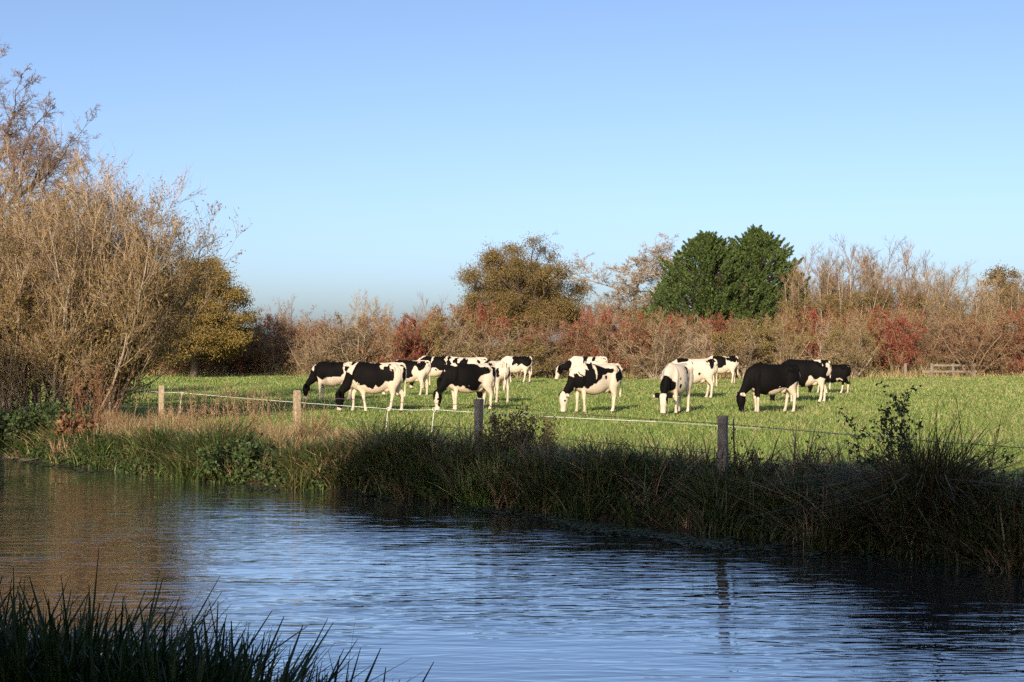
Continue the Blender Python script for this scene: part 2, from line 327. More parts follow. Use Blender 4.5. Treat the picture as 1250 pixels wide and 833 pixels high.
# big multi-stemmed willow bush on the far bank
g = rng(11)
def willow():
    T, C = Acc(), Acc(); n = 76
    az = g.random(n)*6.283; r = .25+.95*np.sqrt(g.random(n))
    B = np.stack([np.cos(az)*r*1.15, np.sin(az)*r*.8, np.full(n, -.15)], 1)
    tl = (.06+.66*g.random(n)**.9)*np.where(np.cos(az) > 0, .9, 1.15); az2 = az+g.normal(size=n)*.5
    D = np.stack([np.cos(az2)*np.sin(tl), np.sin(az2)*np.sin(tl)*.8, np.cos(tl)], 1)
    L = (4.9-1.0*(tl/.9)**2)*(.75+.35*g.random(n))
    P0, R0 = grow(B, D, L, .022+.034*g.random(n), 9, g, .10, .05, .18)
    T.add(tubes(P0, R0, 6))
    P1, R1 = branch(P0, R0, 11, g, .12, .98, .6, .42, 6, .14, .14, .5, .008)
    P2, R2 = branch(P1, R1, 8, g, .1, 1, .6, .5, 5, .16, .14, .55, .0055)
    P3, R3 = branch(P2, R2, 6, g, .1, 1, .6, .6, 4, .18, .12, .6, .0042)
    T.add(tubes(P1, R1, 4)); C.add(tubes(P2, R2, 3), 0); C.add(tubes(P3, R3, 3), 0)
    # leaves: dense low and inside, thin at the top
    K = along(P3, 120000, g, .1, 1, .05); keep = g.random(len(K)) < np.clip(1.15-(K[:, 2]-1.8)/3.4, .10, 1)
    K = K[keep]; gr = g.random(len(K)) < np.clip(.55-K[:, 2]*.09, .12, .6)
    C.add(leafs(K[~gr], .075, .022, g, .3), 1); C.add(leafs(K[gr], .075, .024, g, .3), 2)
    K = along(P1, 9000, g, .0, .6, .12); K = K[K[:, 2] < 3]; C.add(leafs(K, .09, .05, g), 2)
    return T.mesh('willow_trunk', [M['bark_pale']], True), C.mesh('willow_crown', [M['twig_grey'], M['leaf_willow'], M['leaf_olive']])
tk, cw = willow()
tree_thing('willow_tree', 'big many-stemmed willow bush fanning up from the water edge with thin olive leaves', 'tree', (at(60, 34.4), 34.4, 0), tk, cw, sc=1.13)

def bare_tree(seed, h, spread, nl=9, k=(7, 7, 6, 5), trunk_h=.25, mats=('bark', 'twig_pink'), r0=.2, up=.10, leaves=None, ang=.75, rmin=.006):
    g = rng(seed); T, C = Acc(), Acc()
    P0, R0 = grow(np.array([[0., 0, -.1]]), np.array([[0, 0, 1.]]), np.array([h*.8]), np.array([r0]), 10, g, .06, .15, .2)
    T.add(tubes(P0, R0, 8))
    P1, R1 = branch(P0, R0, nl, g, trunk_h, .98, ang, spread, 8, .14, up, .55, rmin*3, .45)
    T.add(tubes(P1, R1, 5)); P, R = P1, R1
    for i, kk in enumerate(k):
        P, R = branch(P, R, kk, g, .15, 1, ang*.85, .48, 5 if i < 2 else 4, .18, up*.8, .55, rmin*(2, 1.4, 1, .8)[i], .35)
        (T if i == 0 else C).add(tubes(P, R, 4 if i == 0 else 3), 0)
    if leaves:
        mt, n, L, w = leaves; C.add(clump_leaves(P, n, L, w, g), 1)
        return T.mesh('trunk', [M[mats[0]]], True), C.mesh('crown', [M[mats[1]], M[mt]])
    return T.mesh('trunk', [M[mats[0]]], True), C.mesh('crown', [M[mats[1]]])

d = 40
tree_thing('bare_tree', 'tall leafless tree with fine pinkish twigs rising behind the willow at the photo edge', 'tree', (at(6, d), d, 0),
           *bare_tree(23, 9.5, .60, 24, (9, 8, 7, 6), .16, ('bark', 'twig_pink'), .24, .06, rmin=.0056, ang=.95), rz=.4)
d = 52
tree_thing('bare_tree', 'leafless brushy tree standing low behind the left side of the willow', 'tree', (at(30, d), d, 0),
           *bare_tree(22, 6.5, .5, 12, (7, 7, 5, 4), .1, ('bark', 'twig_tan'), .2, .10, leaves=('leaf_tan', 9000, .09, .05)))

def leafy_tree(seed, h, w, leaf, n, L, mats=('bark', 'twig_dark'), r0=.3, th=.22, gap=.5, lumps=60, flat=1.0, base=.25):
    """round-headed tree: limbs reach for leaf clumps scattered through the crown"""
    g = rng(seed); T, C = Acc(), Acc()
    # clump centres inside an uneven crown
    i_ = np.arange(lumps)+.5; cz = 1-2*i_/lumps; cz = np.where(cz < -.35, -.35-(cz+.35)*-.6, cz); fa = i_*2.39996+g.normal(size=lumps)*.25; sr = np.sqrt(np.maximum(1-cz**2, 0))
    u = nrm(np.stack([np.cos(fa)*sr, np.sin(fa)*sr, cz], 1)+g.normal(size=(lumps, 3))*.10); rr = np.where(g.random(lumps) < .68, .80+.20*g.random(lumps), .3+.45*g.random(lumps))
    zc = base+.26*(1-base); K = u*rr[:, None]*np.array([w/2, w/2, 1.0]); K[:, 2] = h*zc+np.where(K[:, 2] > 0, K[:, 2]*h*(.97-zc), K[:, 2]*h*(zc-base)*.9)
    lob = 1+.04*np.sin(np.arctan2(u[:, 1], u[:, 0])*3+seed)+.05*np.sin(u[:, 2]*5+seed*2)
    K[:, :2] *= lob[:, None]; K = K[:lumps]
    P0, R0 = grow(np.array([[0., 0, -.2]]), np.array([[.05, 0, 1.]]), np.array([h*.62]), np.array([r0]), 8, g, .06, .1, .35)
    T.add(tubes(P0, R0, 8))
    j = g.integers(2, 8, lumps); S0 = P0[0, j]; tt = np.linspace(0, 1, 7)
    mid = S0+(K-S0)*.5+g.normal(size=(lumps, 3))*.35+np.array([0, 0, -.25])
    P1 = S0[:, None]*((1-tt)**2)[None, :, None]+mid[:, None]*(2*tt*(1-tt))[None, :, None]+K[:, None]*(tt**2)[None, :, None]
    R1 = np.full(lumps, r0*.28)[:, None]*np.linspace(1, .2, 7)[None]
    T.add(tubes(P1, R1, 4))
    P2, R2 = branch(P1, R1, 7, g, .5, 1, .9, .35, 4, .2, .05, .5, .01)
    P3, R3 = branch(P2, R2, 5, g, .2, 1, .8, .5, 4, .2, .05, .5, .007)
    C.add(tubes(P2, R2, 3)); C.add(tubes(P3, R3, 3))
    sz = w*.82/np.sqrt(lumps)*(.55+.9*g.random(lumps)); dens = sz**2/np.sum(sz**2)
    jj = g.choice(lumps, n, p=dens)
    q = g.normal(size=(n, 3))*sz[jj][:, None]*np.array([.62, .62, .40])
    C.add(leafs(K[jj]+q, L*(.7+.6*g.random(n)), L*.7, g), 1)
    C.add(clump_leaves(P3, n//2, L, L*.65, g, spread=.16), 1)
    return T.mesh('trunk', [M[mats[0]]], True), C.mesh('crown', [M[mats[1]], M[leaf]])
d = 103
tree_thing('oak_tree', 'broad round oak with golden brown leaves standing above the hedge', 'tree', (at(636, d), d, 0), *leafy_tree(34, 10.2, 9.0, 'leaf_oak', 90000, .10, r0=.5, lumps=150, base=.24))
d = 82
tree_thing('maple_tree', 'yellow green rounded tree just to the right behind the willow', 'tree', (at(236, d), d, 0), *leafy_tree(35, 7.3, 6.6, 'leaf_maple', 64000, .10, r0=.26, lumps=170, base=.12))
d = 112
tree_thing('bare_tree', 'spreading leafless tree with crooked limbs between the oak and the cypresses', 'tree', (at(776, d), d, 0),
           *bare_tree(41, 9.4, .66, 17, (9, 8, 7, 6), .32, ('bark_pale', 'twig_ash'), .28, .03, rmin=.0115, ang=.95), sc=(1.45, 1.45, 1.0))
d = 110
tree_thing('ivy_tree', 'small ivy green tree under the crooked bare tree beside the cypress', 'tree', (at(783, d), d, 0), *leafy_tree(37, 6.2, 4.2, 'leaf_olive', 9000, .13, r0=.18, lumps=30, base=.1))

def cypress(seed, h, w, n=100000):
    """dense conifer: upswept sprays on a broad egg shaped body"""
    g = rng(seed); T, C = Acc(), Acc()
    P0, R0 = grow(np.array([[0., 0, -.2]]), np.array([[0, 0, 1.]]), np.array([h*.95]), np.array([.3]), 8, g, .02, .1, .1)
    T.add(tubes(P0, R0, 7))
    m = 1300; zz = g.random(m)**1.15; prof = np.interp(zz, [0, .08, .3, .55, .78, .92, 1], [1, 1, .93, .77, .56, .33, .06])
    a = g.random(m)*6.283
    rr = prof*w/2*(.70+.48*g.random(m)**1.3)*(1+.13*np.sin(a*4+zz*9)+.10*np.sin(a*7+13*zz))
    tip = np.stack([np.cos(a)*rr, np.sin(a)*rr, zz*h*.94+.45+.5*g.random(m)], 1)
    S0 = np.stack([0*a, 0*a, np.maximum(zz*h*.9-.5, .2)], 1); tt = np.linspace(0, 1, 5)
    mid = (S0+tip)/2+np.array([0, 0, -.3])
    P1 = S0[:, None]*((1-tt)**2)[None, :, None]+mid[:, None]*(2*tt*(1-tt))[None, :, None]+tip[:, None]*(tt**2)[None, :, None]
    C.add(tubes(P1, np.full((m, 1), .025)*np.linspace(1, .3, 5)[None], 3), 0)
    j = g.integers(0, m, n); out = nrm(np.stack([np.cos(a), np.sin(a), np.full(m, 1.1)], 1))
    t = g.random(n)**.6
    c = tip[j]+out[j]*((t-.70)*1.1)[:, None]+g.normal(size=(n, 3))*(.13*(1.15-t))[:, None]
    L = .25*(.5+.9*g.random(n)); dd = nrm(out[j]+g.normal(size=(n, 3))*.5); s = nrm(np.cross(dd, g.normal(size=(n, 3))))
    V = np.stack([c-dd*L[:, None]/2, c+s*.045, c+dd*L[:, None]/2, c-s*.045], 1).reshape(-1, 3)
    C.add((V, np.arange(n*4).reshape(n, 4)), 1)
    return T.mesh('trunk', [M['bark']], True), C.mesh('crown', [M['bark'], M['leaf_cypress']])
d = 104
tree_thing('cypress_tree', 'dark green cypress, lower and broader of the touching pair', 'tree', (at(862, d), d, 0), *cypress(51, 9.8, 9.2))
tree_thing('cypress_tree', 'dark green cypress, taller pointed right-hand one of the touching pair', 'tree', (at(924, d+1), d+1, 0), *cypress(52, 10.3, 8.8))

# slender bare trees of the copse on the right and small bare trees standing out of the hedge
def sapling(seed, h, mats, leaves=None, n=13):
    g = rng(seed); T, C = Acc(), Acc()
    B = np.stack([g.normal(size=n)*.3, g.normal(size=n)*.3, np.full(n, -.1)], 1); tl = np.abs(g.normal(size=n))*.24; a = g.random(n)*6.283
    D = np.stack([np.cos(a)*np.sin(tl), np.sin(a)*np.sin(tl), np.cos(tl)], 1)
    P0, R0 = grow(B, D, h*(.66+.38*g.random(n)), .045+.03*g.random(n), 8, g, .06, .05, .2)
    T.add(tubes(P0, R0, 5))
    P1, R1 = branch(P0, R0, 11, g, .2, .98, .5, .30, 5, .12, .12, .5, .014)
    P2, R2 = branch(P1, R1, 8, g, .1, 1, .55, .5, 4, .16, .10, .6, .010)
    P3, R3 = branch(P2, R2, 4, g, .1, 1, .55, .6, 3, .16, .08, .6, .008)
    C.add(tubes(P1, R1, 3)); C.add(tubes(P2, R2, 3)); C.add(tubes(P3, R3, 3))
    if leaves:
        K = along(P2, leaves[1], g, .1, 1, .12); K = K[K[:, 2] < h*.72]; C.add(leafs(K, .11, .07, g), 1)
    return T.mesh('trunk', [M[mats[0]]], True), C.mesh('crown', [M[mats[1]], M[leaves[0] if leaves else 'leaf_tan']])
SAP = {'pink': sapling(61, 8, ('bark_pale', 'twig_pink'), ('leaf_russet', 4000)), 'tan': sapling(62, 8, ('bark_pale', 'twig_tan'), ('leaf_olive', 5000)),
       'grey': sapling(63, 8, ('bark_pale', 'twig_grey'), ('leaf_tan', 900)), 'olive': sapling(64, 8, ('bark_pale', 'twig_tan'), ('leaf_olive', 9000)),
       'green': sapling(65, 8, ('bark', 'twig_tan'), ('leaf_green', 9000))}
TW = 'slender bare trees of the copse on the right'
sap_list = [
 (972, 331, 101, 'tan', 'tan bare slender tree touching the right flank of the taller cypress'),
 (992, 322, 104, 'pink', 'pinkish bare tree second from the cypress in the copse'),
 (1012, 318, 100, 'tan', 'straight tan bare tree above the rump of the black cow with a white tail'),
 (1034, 311, 105, 'pink', 'tallest pinkish bare tree of the copse on the right, above the small black heifer'),
 (1056, 314, 101, 'tan', 'tan bare tree just right of the tallest tree of the copse'),
 (1078, 316, 106, 'grey', 'grey bare tree above the middle of the brightest red hawthorn on the right'),
 (1096, 318, 102, 'pink', 'pinkish bare tree right of the grey one in the copse'),
 (1116, 322, 100, 'olive', 'olive leaved slender tree left of the dip in the copse skyline'),
 (1138, 330, 107, 'pink', 'thin pink-brown bare tree standing in the dip of the copse skyline'),
 (1158, 338, 105, 'grey', 'thin grey bare tree showing sky through its twigs right of the dip'),
 (1176, 352, 99, 'olive', 'low olive willow tree in front of the thin grey one'),
 (1200, 340, 104, 'grey', 'bare grey tree beside the small brown oak near the photo edge'),
 (1150, 368, 97, 'green', 'low green ivy clad tree above the rail fence'),
 (1244, 345, 101, 'tan', 'tan bare tree at the right edge of the photo under the small oak'),
 (1275, 335, 103, 'pink', 'pinkish bare tree cut by the right edge of the photo'),
 (437, 360, 101, 'grey', 'small grey bare tree standing out of the hedge above the walking cow'),
 (472, 368, 103, 'grey', 'small thin bare tree right of the other grey one, above the cows on the left'),
 (350, 374, 99, 'pink', 'small reddish bare tree sticking out of the hedge above the leftmost fence span'),
 (518, 372, 102, 'pink', 'small pinkish bare tree in the hedge just left of the oak'),
 (735, 372, 100, 'tan', 'small tan bare tree in the hedge under the crooked bare tree'),
]
for i, (px, ty, d, kind, lab) in enumerate(sap_list):
    tk, cw = SAP[kind]; h = zof(ty, d)
    if i > 14: s = (h/8.2*.8, h/8.2*.8, h/8.2)
    else: s = (h/8.2*1.15, h/8.2*1.15, h/8.2)
    tree_thing('slender_tree', lab, 'tree', (at(px, d), d, 0), tk, cw, TW if i < 15 else 'small bare trees standing out of the hedge', i*1.7, s)
d = 110
tree_thing('oak_tree', 'small brown topped oak above the copse near the right edge', 'tree', (at(1222, d), d, 0), *leafy_tree(39, 8.2, 3.6, 'leaf_oak', 9000, .14, r0=.2, lumps=34, base=.5))

# ---------------------------------------------------------------- hedgerow of separate bushes
def bush(seed, h, w, mats, leaves, stems=16):
    g = rng(seed); T, C = Acc(), Acc(); n = stems
    a = g.random(n)*6.283; B = np.stack([np.cos(a)*.4*g.random(n), np.sin(a)*.4*g.random(n), np.full(n, -.1)], 1)
    tl = .1+.75*g.random(n); D = np.stack([np.cos(a)*np.sin(tl), np.sin(a)*np.sin(tl), np.cos(tl)], 1)
    L = (h*.92)*(.75+.3*g.random(n))
    P0, R0 = grow(B, D, L, .03+.03*g.random(n), 7, g, .14, .03, .25); T.add(tubes(P0, R0, 4))
    P1, R1 = branch(P0, R0, 9, g, .12, 1, .8, .42, 5, .18, .04, .5, .014)
    P2, R2 = branch(P1, R1, 7, g, .1, 1, .8, .5, 4, .2, .03, .6, .010)
    P3, R3 = branch(P2, R2, 4, g, .1, 1, .8, .6, 3, .2, .02, .6, .008)
    T.add(tubes(P1, R1, 3)); C.add(tubes(P2, R2, 3)); C.add(tubes(P3, R3, 3))
    for i, (m, cnt, L) in enumerate(leaves):
        K = along(P3, cnt*2, g, .1, 1, .06); ph = np.sin(K[:, 0]*1.9+seed)+np.sin(K[:, 1]*1.7+2*seed)+np.sin(K[:, 2]*1.5+seed+i*2)
        K = K[(ph+g.normal(size=len(K))*.7) > (0 if i == 0 else -.4)]
        C.add(leafs(K, L, L*.75, g), i+1)
    s = w/(2*np.percentile(np.abs(np.concatenate(C.V)[:, 0]), 97)); hh = h/np.percentile(np.concatenate(C.V)[:, 2], 99.5)
    for A in (T, C):
        for v in A.V: v *= np.array([s, s, hh])
    return T.mesh('stems', [M[mats[0]]]), C.mesh('crown', [M[mats[1]]]+[M[l[0]] for l in leaves])
BU = {}
for k, (mt, lv) in {'red': (('twig_tan', 'twig_tan'), [('leaf_red', 7000, .085), ('leaf_russet', 3000, .08)]),
                    'russet': (('twig_tan', 'twig_pink'), [('leaf_russet', 5000, .08), ('leaf_red', 900, .08)]),
                    'tan': (('bark_pale', 'twig_tan'), [('leaf_tan', 5000, .08)]),
                    'olive': (('bark_pale', 'twig_tan'), [('leaf_olive', 8000, .085), ('leaf_tan', 3000, .08)]),
                    'grey': (('bark_pale', 'twig_grey'), [('leaf_tan', 1500, .07)]),
                    'brown': (('twig_tan', 'twig_pink'), [('leaf_tan', 2500, .08), ('leaf_russet', 2500, .08)])}.items():
    BU[k] = [bush(100+len(BU)*7+j, 3.6, 4.2, mt, lv) for j in range(3)]
bushes = [ # px, top y, distance, kind, label
 (172, 396, 90, 'russet', 'russet hedge bush half hidden by the right edge of the willow'),
 (205, 400, 88, 'brown', 'brown hedge bush under the yellow green tree, above the leftmost fence post'),
 (238, 404, 92, 'tan', 'tan hedge bush below the middle of the yellow green tree'),
 (268, 396, 87, 'red', 'dark red hawthorn at the right foot of the yellow green tree'),
 (300, 389, 91, 'russet', 'russet hedge bush right of the dark red one beside the yellow green tree'),
 (330, 386, 88, 'brown', 'brown hedge bush above the span between the two pale fence posts'),
 (352, 382, 93, 'red', 'reddish topped hawthorn below the small reddish bare tree'),
 (378, 388, 87, 'tan', 'tan twiggy hedge bush behind the second pale fence post'),
 (405, 388, 91, 'russet', 'russet hedge bush behind the leftmost grazing cow'),
 (432, 386, 88, 'tan', 'tan hedge bush at the foot of the small grey bare tree'),
 (460, 384, 92, 'grey', 'grey twiggy hedge bush behind the walking cow'),
 (492, 386, 87, 'red', 'deep red hawthorn behind the three crowded cows, left of the olive bush'),
 (518, 380, 91, 'brown', 'brown hedge bush right of the deep red hawthorn'),
 (543, 376, 88, 'olive', 'pale olive hedge bush between two red hawthorns left of the oak'),
 (576, 373, 90, 'red', 'crimson hawthorn against the left side of the oak'),
 (604, 400, 87, 'tan', 'tan low hedge bush in front of the oak trunk'),
 (636, 412, 86, 'olive', 'olive low bush below the middle of the oak'),
 (664, 396, 90, 'brown', 'brown twiggy hedge bush under the right side of the oak'),
 (692, 384, 88, 'russet', 'russet hedge bush just right of the oak crown'),
 (718, 378, 91, 'red', 'red hawthorn behind the cow with the raised head'),
 (746, 380, 87, 'red', 'red berried hawthorn at the left foot of the crooked bare tree'),
 (772, 378, 90, 'russet', 'russet hedge bush right below the crooked bare tree'),
 (800, 384, 86, 'tan', 'tan stemmed hedge bush behind the white cow facing the viewer'),
 (826, 384, 90, 'red', 'red tinted hawthorn under the left edge of the cypresses'),
 (852, 388, 87, 'grey', 'grey stemmed hedge bush under the lower cypress'),
 (880, 386, 90, 'red', 'dull red hawthorn under the join of the two cypresses'),
 (908, 392, 86, 'olive', 'olive tan hedge bush behind the head of the big black cow'),
 (934, 388, 90, 'brown', 'brown hedge bush under the taller cypress'),
 (958, 384, 87, 'olive', 'yellow olive hedge bush behind the back of the big black cow'),
 (986, 378, 91, 'red', 'red topped hawthorn behind the rump of the black and white-tailed cow'),
 (1012, 382, 87, 'grey', 'grey branching hedge bush above the small black heifer'),
 (1040, 388, 86, 'olive', 'pale olive hedge bush right of the small black heifer'),
 (1066, 378, 90, 'red', 'bright red hawthorn, left of two neighbouring reddest bushes on the right'),
 (1096, 376, 88, 'red', 'bright red hawthorn, right of two neighbouring reddest bushes on the right'),
 (1126, 382, 91, 'brown', 'brown hedge bush just left of the wooden rails'),
 (1156, 386, 93, 'russet', 'russet hedge bush behind the wooden rails'),
 (1186, 384, 87, 'brown', 'brown rounded hedge bush at the right end of the wooden rails'),
 (1216, 386, 90, 'tan', 'tan hedge bush left of the red one at the photo edge'),
 (1244, 380, 88, 'red', 'red hawthorn at the right edge of the photo'),
 (1276, 382, 90, 'brown', 'brown hedge bush cut by the right edge of the photo'),
]
g = rng(77)
for i, (px, ty, d, k, lab) in enumerate(bushes):
    st, cw = BU[k][i % 3]; h = zof(ty, d); sw = (.74+.5*g.random())
    nm = {'red': 'hawthorn_bush'}.get(k, 'hedge_bush')
    o = tag(link(nm, None, None, (at(px, d), d, 0), i*2.4, (sw, sw*1.05, h/3.6)), lab, 'bush', 'bushes of the hedgerow')
    link('stems', st, o); link('crown', cw, o)
# low growth along the foot of the hedge
A = Acc(); n = 26000; x = -24+62*g.random(n); y = 86+8*g.random(n)
B = np.stack([x, y, 0*x], 1); hh = .3+.9*g.random(n)**2*(.5+.5*np.sin(x*.9)*np.sin(x*.37+1))
k = g.random(n)
A.add(blades(B[k < .6], hh[k < .6], g, .4, .04, .6, 4), 0); A.add(blades(B[k >= .6], hh[k >= .6]*.8, g, .5, .05, .6, 4), 1)
n = 30000; x = -24+62*g.random(n); y = 87.5+8*g.random(n); z = (.1+1.7*g.random(n)**1.3)*(.6+.4*np.sin(x*1.1)*np.sin(.4*x+2)); kk = g.random(n)
C = np.stack([x, y, z], 1)
A.add(leafs(C[kk < .4], .11, .08, g), 2); A.add(leafs(C[(kk > .4) & (kk < .7)], .10, .08, g), 3); A.add(leafs(C[kk > .7], .11, .08, g), 4)
P, R = grow(np.stack([-24+62*g.random(9000), 88+9*g.random(9000), np.zeros(9000)], 1), g.normal(size=(9000, 3))*.6+np.array([0, 0, 1.]), .8+1.8*g.random(9000), .014, 4, g, .3, .05)
A.add(tubes(P, R, 3), 5)
n = 42000; x = -62+40*g.random(n); y = 87+7*g.random(n); z = .1+3.4*g.random(n)**1.1*(.72+.28*np.sin(x*1.3)*np.sin(.5*x+2)); kk = g.random(n); C = np.stack([x, y, z], 1)
A.add(leafs(C[kk < .3], .12, .09, g), 2); A.add(leafs(C[(kk > .3) & (kk < .7)], .12, .09, g), 3); A.add(leafs(C[kk > .7], .12, .09, g), 4)
P, R = grow(np.stack([-62+40*g.random(9000), 87+7*g.random(9000), np.zeros(9000)], 1), g.normal(size=(9000, 3))*.5+np.array([0, 0, 1.2]), 1.5+2.6*g.random(9000), .016, 5, g, .25, .05)
A.add(tubes(P, R, 3), 5)
tag(link('hedge_undergrowth', A.mesh('hedge_undergrowth', [M['grass_straw'], M['dead_grass'], M['leaf_olive'], M['leaf_russet'], M['leaf_tan'], M['twig_tan']])), kind='stuff')

# ---------------------------------------------------------------- woods behind the viewer that shade the river
g = rng(91); A = Acc()
tops = [(-25.8, 16.8, 2.4), (-21.9, 16.4, 2.0), (-8.6, 12.6, 1.8), (-5.6, 11.0, 2.4), (-2, 10.8, 2.8), (1.5, 10.4, 2.6), (5, 10.6, 2.8), (9, 10.8, 3), (13, 11, 3)]
for (cx, top, rad) in tops:
    n = 15000; u = nrm(g.normal(size=(n, 3)))*(g.random(n)**.35)[:, None]
    C = np.stack([cx+u[:, 0]*rad, -6+u[:, 1]*2.0, (top+.8)/2+u[:, 2]*(top-.8)/2*np.where(u[:, 2] > 0, 1, 1)], 1)
    sq = np.abs(u[:, 2]); C[:, 0] = cx+(C[:, 0]-cx)*(1+.35*sq); A.add(leafs(C, .5, .42, g), 0)
    P, R = grow(np.array([[cx, -6., .1]]), np.array([[0, 0, 1.]]), np.array([top*.85]), np.array([.22]), 7, g, .05, .1); A.add(tubes(P, R, 6), 1)
tag(link('woods', A.mesh('woods', [M['leaf_dark'], M['bark']])), kind='stuff')

# ---------------------------------------------------------------- cows
def catmull(K, n):
    K = np.asarray(K, float); m = len(K); t = np.linspace(0, m-1, n)*.99999; i = t.astype(int); f = (t-i)[:, None]
    p0, p1, p2, p3 = K[np.maximum(i-1, 0)], K[i], K[np.minimum(i+1, m-1)], K[np.minimum(i+2, m-1)]
    return .5*(2*p1+(p2-p0)*f+(2*p0-5*p1+4*p2-p3)*f*f+(3*p1-p0-3*p2+p3)*f**3)
def shell(K, n=24, k=20, side=None, pw=2.0):
    """closed tube through stations (x,y,z,a,b): a = half width sideways, b = half depth across"""
    Q = catmull(K, n); P = Q[:, :3]; T = nrm(np.gradient(P, axis=0))
    sd = np.tile(np.array([0, 1., 0]) if side is None else np.asarray(side, float), (n, 1)); sd = nrm(sd-T*(sd*T).sum(1, keepdims=True)); nn = np.cross(T, sd)
    ph = np.arange(k)*2*math.pi/k; c, s = np.cos(ph), np.sin(ph)
    c = np.sign(c)*np.abs(c)**(2/pw); s = np.sign(s)*np.abs(s)**(2/pw)
    V = P[:, None]+sd[:, None]*(np.maximum(Q[:, 3], .004)[:, None]*c)[..., None]+nn[:, None]*(np.maximum(Q[:, 4], .004)[:, None]*s)[..., None]
    V = V.reshape(-1, 3).tolist(); F = []
    for i in range(n-1):
        for j in range(k): F.append((i*k+j, i*k+(j+1) % k, (i+1)*k+(j+1) % k, (i+1)*k+j))
    F.append(tuple(range(k))[::-1]); F.append(tuple((n-1)*k+j for j in range(k)))
    return V, F
def cow_mesh(name, pose, coat, mats, seed):
    V, F = [], []
    def put(vf):
        n = len(V); V.extend(vf[0]); F.extend([tuple(i+n for i in f) for f in vf[1]])
    put(shell([(-.84, 0, 1.16, .06, .09), (-.79, 0, 1.12, .16, .19), (-.68, 0, 1.07, .225, .28), (-.50, 0, 1.035, .245, .315), (-.25, 0, .98, .25, .36), (0, 0, .925, .30, .42), (.22, 0, .935, .305, .415), (.42, 0, .965, .26, .395), (.58, 0, 1.0, .20, .35), (.70, 0, 1.02, .15, .27), (.80, 0, 1.02, .09, .16)], 40, 28, pw=2.3))
    # backbone, hook bones, pin bones, shoulder blades, ribs
    put(shell([(-.80, 0, 1.30, .03, .02), (-.6, 0, 1.345, .04, .03), (-.2, 0, 1.325, .04, .03), (.2, 0, 1.33, .045, .035), (.5, 0, 1.345, .05, .04), (.62, 0, 1.30, .04, .03)], 20, 10))
    for sy in (-1, 1):
        put(shell([(-.40, sy*.12, 1.28, .05, .04), (-.44, sy*.22, 1.24, .055, .05), (-.52, sy*.255, 1.20, .05, .06), (-.58, sy*.24, 1.14, .03, .04)], 10, 10))
        put(shell([(-.70, sy*.10, 1.22, .05, .05), (-.80, sy*.12, 1.20, .045, .05), (-.86, sy*.11, 1.18, .025, .03)], 8, 10))
        put(shell([(.46, sy*.07, 1.30, .05, .06), (.50, sy*.17, 1.14, .055, .10), (.56, sy*.20, .96, .05, .10), (.60, sy*.18, .84, .04, .06)], 12, 10))
    px, pz = pose['poll']; hx, hz_ = pose['head']; ny = pose.get('yaw', 0.0)
    # neck: deep at the shoulder, slimmer at the poll
    put(shell([(.42, 0, 1.06, .15, .27), (.62, 0, 1.05, .14, .25), (.62+.42*(px-.62), ny*.3, 1.03+.45*(pz-1.04), .10, .175), (.62+.78*(px-.62), ny*.8, 1.04+.8*(pz-1.04), .082, .118), (px, ny, pz, .075, .095)], 22, 20))
    L = .52; h = np.array([hx, pose.get('hy', 0.0), hz_]); h = h/np.linalg.norm(h); p = np.array([px, ny, pz])
    st = [(-.07, .075, .07), (0, .11, .125), (.12, .125, .14), (.22, .11, .125), (.34, .078, .085), (.44, .080, .078), (.50, .07, .06), (.53, .035, .03)]
    put(shell([tuple(p+h*s)+(a, b) for s, a, b in st], 20, 18))
    fwd = np.array([h[2]*-1, 0, h[0]]); fwd = fwd if fwd[0] > 0 or fwd[2] > 0 else -fwd
    for sy in (-1, 1):
        e0 = p+h*.02+np.array([0, sy*.08, .0]); e1 = p+h*.02+np.array([.0, sy*.18, .02]); e2 = p+h*.06+np.array([.0, sy*.30, .02])
        put(shell([tuple(e0)+(.035, .03), tuple(e1)+(.08, .03), tuple(e2)+(.03, .02)], 10, 10, side=h))
    for i, (hip, leg) in enumerate(zip((.53, .53, -.55, -.55), pose['legs'])):
        sy = (1, -1, 1, -1)[i]; dx, dk = leg           # hoof shift, knee/hock shift
        if i < 2:
            y = sy*.135
            put(shell([(.50, sy*.12, 1.10, .10, .18), (.52, sy*.14, .90, .105, .17), (.50+.15*dx, y, .72, .075, .11), (.50+.5*dx+dk, y, .56, .055, .070), (.505+.62*dx+dk, y, .43, .052, .055), (.50+.72*dx+dk*.6, y, .32, .036, .038), (.50+.92*dx, y, .15, .036, .042), (.505+dx, y, .07, .046, .052), (.52+dx, y, -.005, .055, .068)], 30, 14))
        else:
            y = sy*.15
            put(shell([(-.56, sy*.12, 1.20, .12, .20), (-.55, sy*.15, 1.00, .13, .235), (-.53+.1*dx, y, .80, .115, .19), (-.58+.35*dx+dk*.4, y, .64, .075, .115), (-.66+.6*dx+dk, y, .50, .048, .068), (-.66+.7*dx+dk*.8, y, .40, .040, .048), (-.64+.9*dx, y, .16, .038, .044), (-.62+dx, y, .07, .047, .054), (-.595+dx, y, -.005, .055, .070)], 32, 14))
    # udder, brisket, tail
    put(shell([(-.42, 0, .72, .09, .06), (-.36, 0, .64, .11, .09), (-.26, 0, .63, .09, .07), (-.18, 0, .68, .04, .04)], 10, 14))
    ty = pose.get('tail', 0.0)
    put(shell([(-.72, 0, 1.33, .045, .04), (-.82, 0, 1.31, .034, .034), (-.875, ty*.2, 1.16, .026, .026), (-.865, ty*.6, .86, .022, .022), (-.85, ty, .64, .024, .024), (-.85, ty*1.1, .52, .036, .036), (-.85, ty*1.1, .42, .02, .02)], 26, 8))
    me0 = bpy.data.meshes.new(name); me0.from_pydata(V, [], F); me0.update()
    o = bpy.data.objects.new(name, me0); S.collection.objects.link(o)
